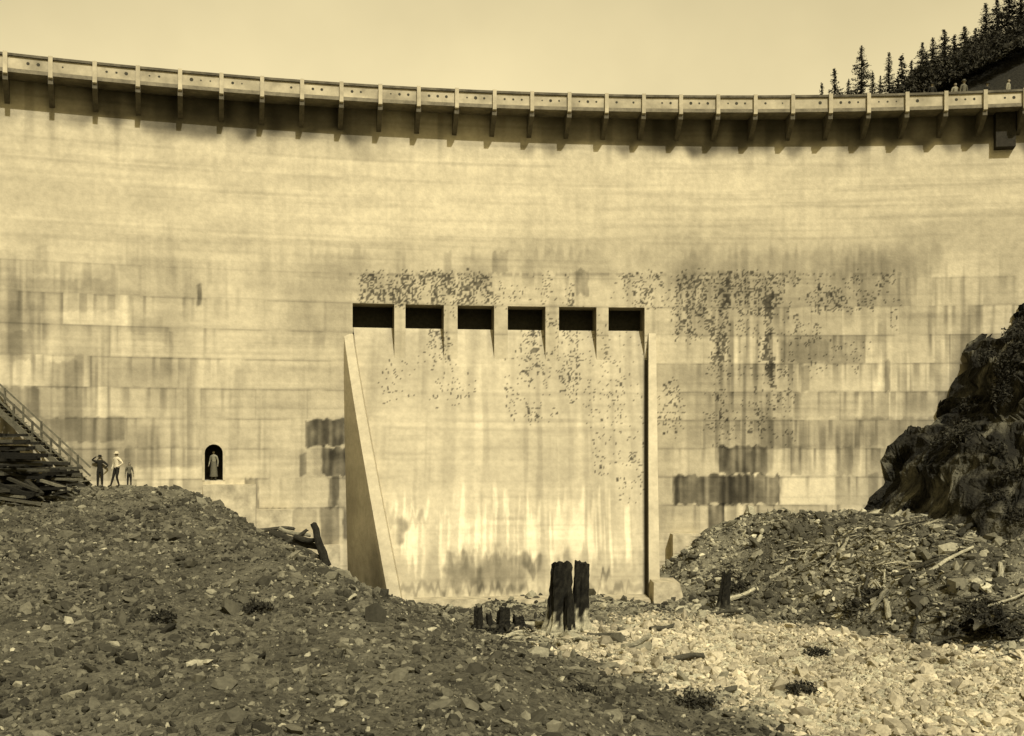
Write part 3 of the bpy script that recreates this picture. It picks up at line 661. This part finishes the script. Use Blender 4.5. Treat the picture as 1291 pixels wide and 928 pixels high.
pb=dict(REST); pb.update(lel=(.40,.05,1.20),lwr=(.20,-.08,1.04),lk=(.14,-.12,.5),la=(.16,.02,.085),rk=(-.13,-.10,.5),ra=(-.17,-.22,.085)); person(gloc(147,57.2),-.5,1.02,mt=wh,ml=dk,hat=wh,**pb)
pc=dict(REST); person(gloc(163,60.8),.5,.74,mt=gy,ml=dk,**pc)
xn,yn=arc(ns,-.55); person((float(xn),float(yn),nz0),-.25,.95,mt=dg_,ml=dg2,dress=True,**REST)
todam(multi('niche_floor',[sweep('',[(-.01,nz0),(-.01,nz0-.3),(-1.6,nz0-.3),(-1.6,nz0)],ns-.55,ns+.55,1,None)],M_cc))
for i,px in enumerate([1172,1203,1212,1243,1268]):
    x_,y_=arc(S_of(px),.55-.3*(i%2)); person((float(x_),float(y_),19.50),.2*i,.92+.03*(i%3),mt=[dk,dg_,gy][i%3],ml=dk,hat=[dk,None,gy][i%3],**REST)
fast_mesh('reservoir_water',[(-60,75,14),(60,75,14),(60,300,14),(-200,300,14)],[(0,1,2,3)],None,mat_plain('water',.05,DARK,1,.1,.1))
# ------------------------------------------------------------ light, sky, camera
EL,AZ=45,20
sv=Vector((math.sin(math.radians(AZ))*math.cos(math.radians(EL)),-math.cos(math.radians(AZ))*math.cos(math.radians(EL)),math.sin(math.radians(EL))))
ld=bpy.data.lights.new('sun','SUN'); ld.energy=4.1; ld.angle=math.radians(.5); ld.color=(1,.96,.88)
lo=bpy.data.objects.new('sun',ld); sc.collection.objects.link(lo); lo.rotation_euler=(-sv).to_track_quat('-Z','Y').to_euler(); lo.location=(30,-20,60)
w=bpy.data.worlds.new('World'); sc.world=w; w.use_nodes=True; nt=w.node_tree; bg=nt.nodes['Background']
sk=nt.nodes.new('ShaderNodeTexSky'); sk.sky_type='NISHITA'; sk.sun_disc=False; sk.sun_elevation=math.radians(EL); sk.sun_rotation=math.radians(180-AZ); sk.dust_density=4; sk.air_density=1.2
bw=nt.nodes.new('ShaderNodeRGBToBW'); nt.links.new(sk.outputs[0],bw.inputs[0])
# added brightening of the sky by world direction (+Y), behind the dam
tc=nt.nodes.new('ShaderNodeTexCoord'); sx_=nt.nodes.new('ShaderNodeSeparateXYZ'); nt.links.new(tc.outputs['Generated'],sx_.inputs[0])
mr=nt.nodes.new('ShaderNodeMapRange'); mr.interpolation_type='SMOOTHSTEP'; mr.inputs[1].default_value=.2; mr.inputs[2].default_value=.85; mr.inputs[3].default_value=1.15; mr.inputs[4].default_value=2.75
nt.links.new(sx_.outputs['Y'],mr.inputs[0])
cn=nt.nodes.new('ShaderNodeTexNoise'); cn.inputs['Scale'].default_value=4; cn.inputs['Detail'].default_value=5; nt.links.new(tc.outputs['Generated'],cn.inputs['Vector'])
cm=nt.nodes.new('ShaderNodeMapRange'); cm.inputs[1].default_value=.3; cm.inputs[2].default_value=.7; cm.inputs[3].default_value=.88; cm.inputs[4].default_value=1.12; nt.links.new(cn.outputs['Fac'],cm.inputs[0])
m1=nt.nodes.new('ShaderNodeMath'); m1.operation='MULTIPLY'; nt.links.new(bw.outputs[0],m1.inputs[0]); nt.links.new(mr.outputs[0],m1.inputs[1])
m2=nt.nodes.new('ShaderNodeMath'); m2.operation='MULTIPLY'; nt.links.new(m1.outputs[0],m2.inputs[0]); nt.links.new(cm.outputs[0],m2.inputs[1])
mx=nt.nodes.new('ShaderNodeVectorMath'); mx.operation='SCALE'; mx.inputs[0].default_value=(1.0,.84,.47); nt.links.new(m2.outputs[0],mx.inputs['Scale'])
nt.links.new(mx.outputs[0],bg.inputs[0]); bg.inputs[1].default_value=.11
cd=bpy.data.cameras.new('camera'); cd.sensor_width=36; cd.lens=36*F/1291; cd.shift_y=(HY-464)/1291; cd.clip_end=2000
co=bpy.data.objects.new('camera',cd); sc.collection.objects.link(co); co.location=(0,0,0); co.rotation_euler=(math.radians(90),0,0); sc.camera=co
sc.view_settings.view_transform='Standard'; sc.view_settings.look='None'; sc.view_settings.exposure=0
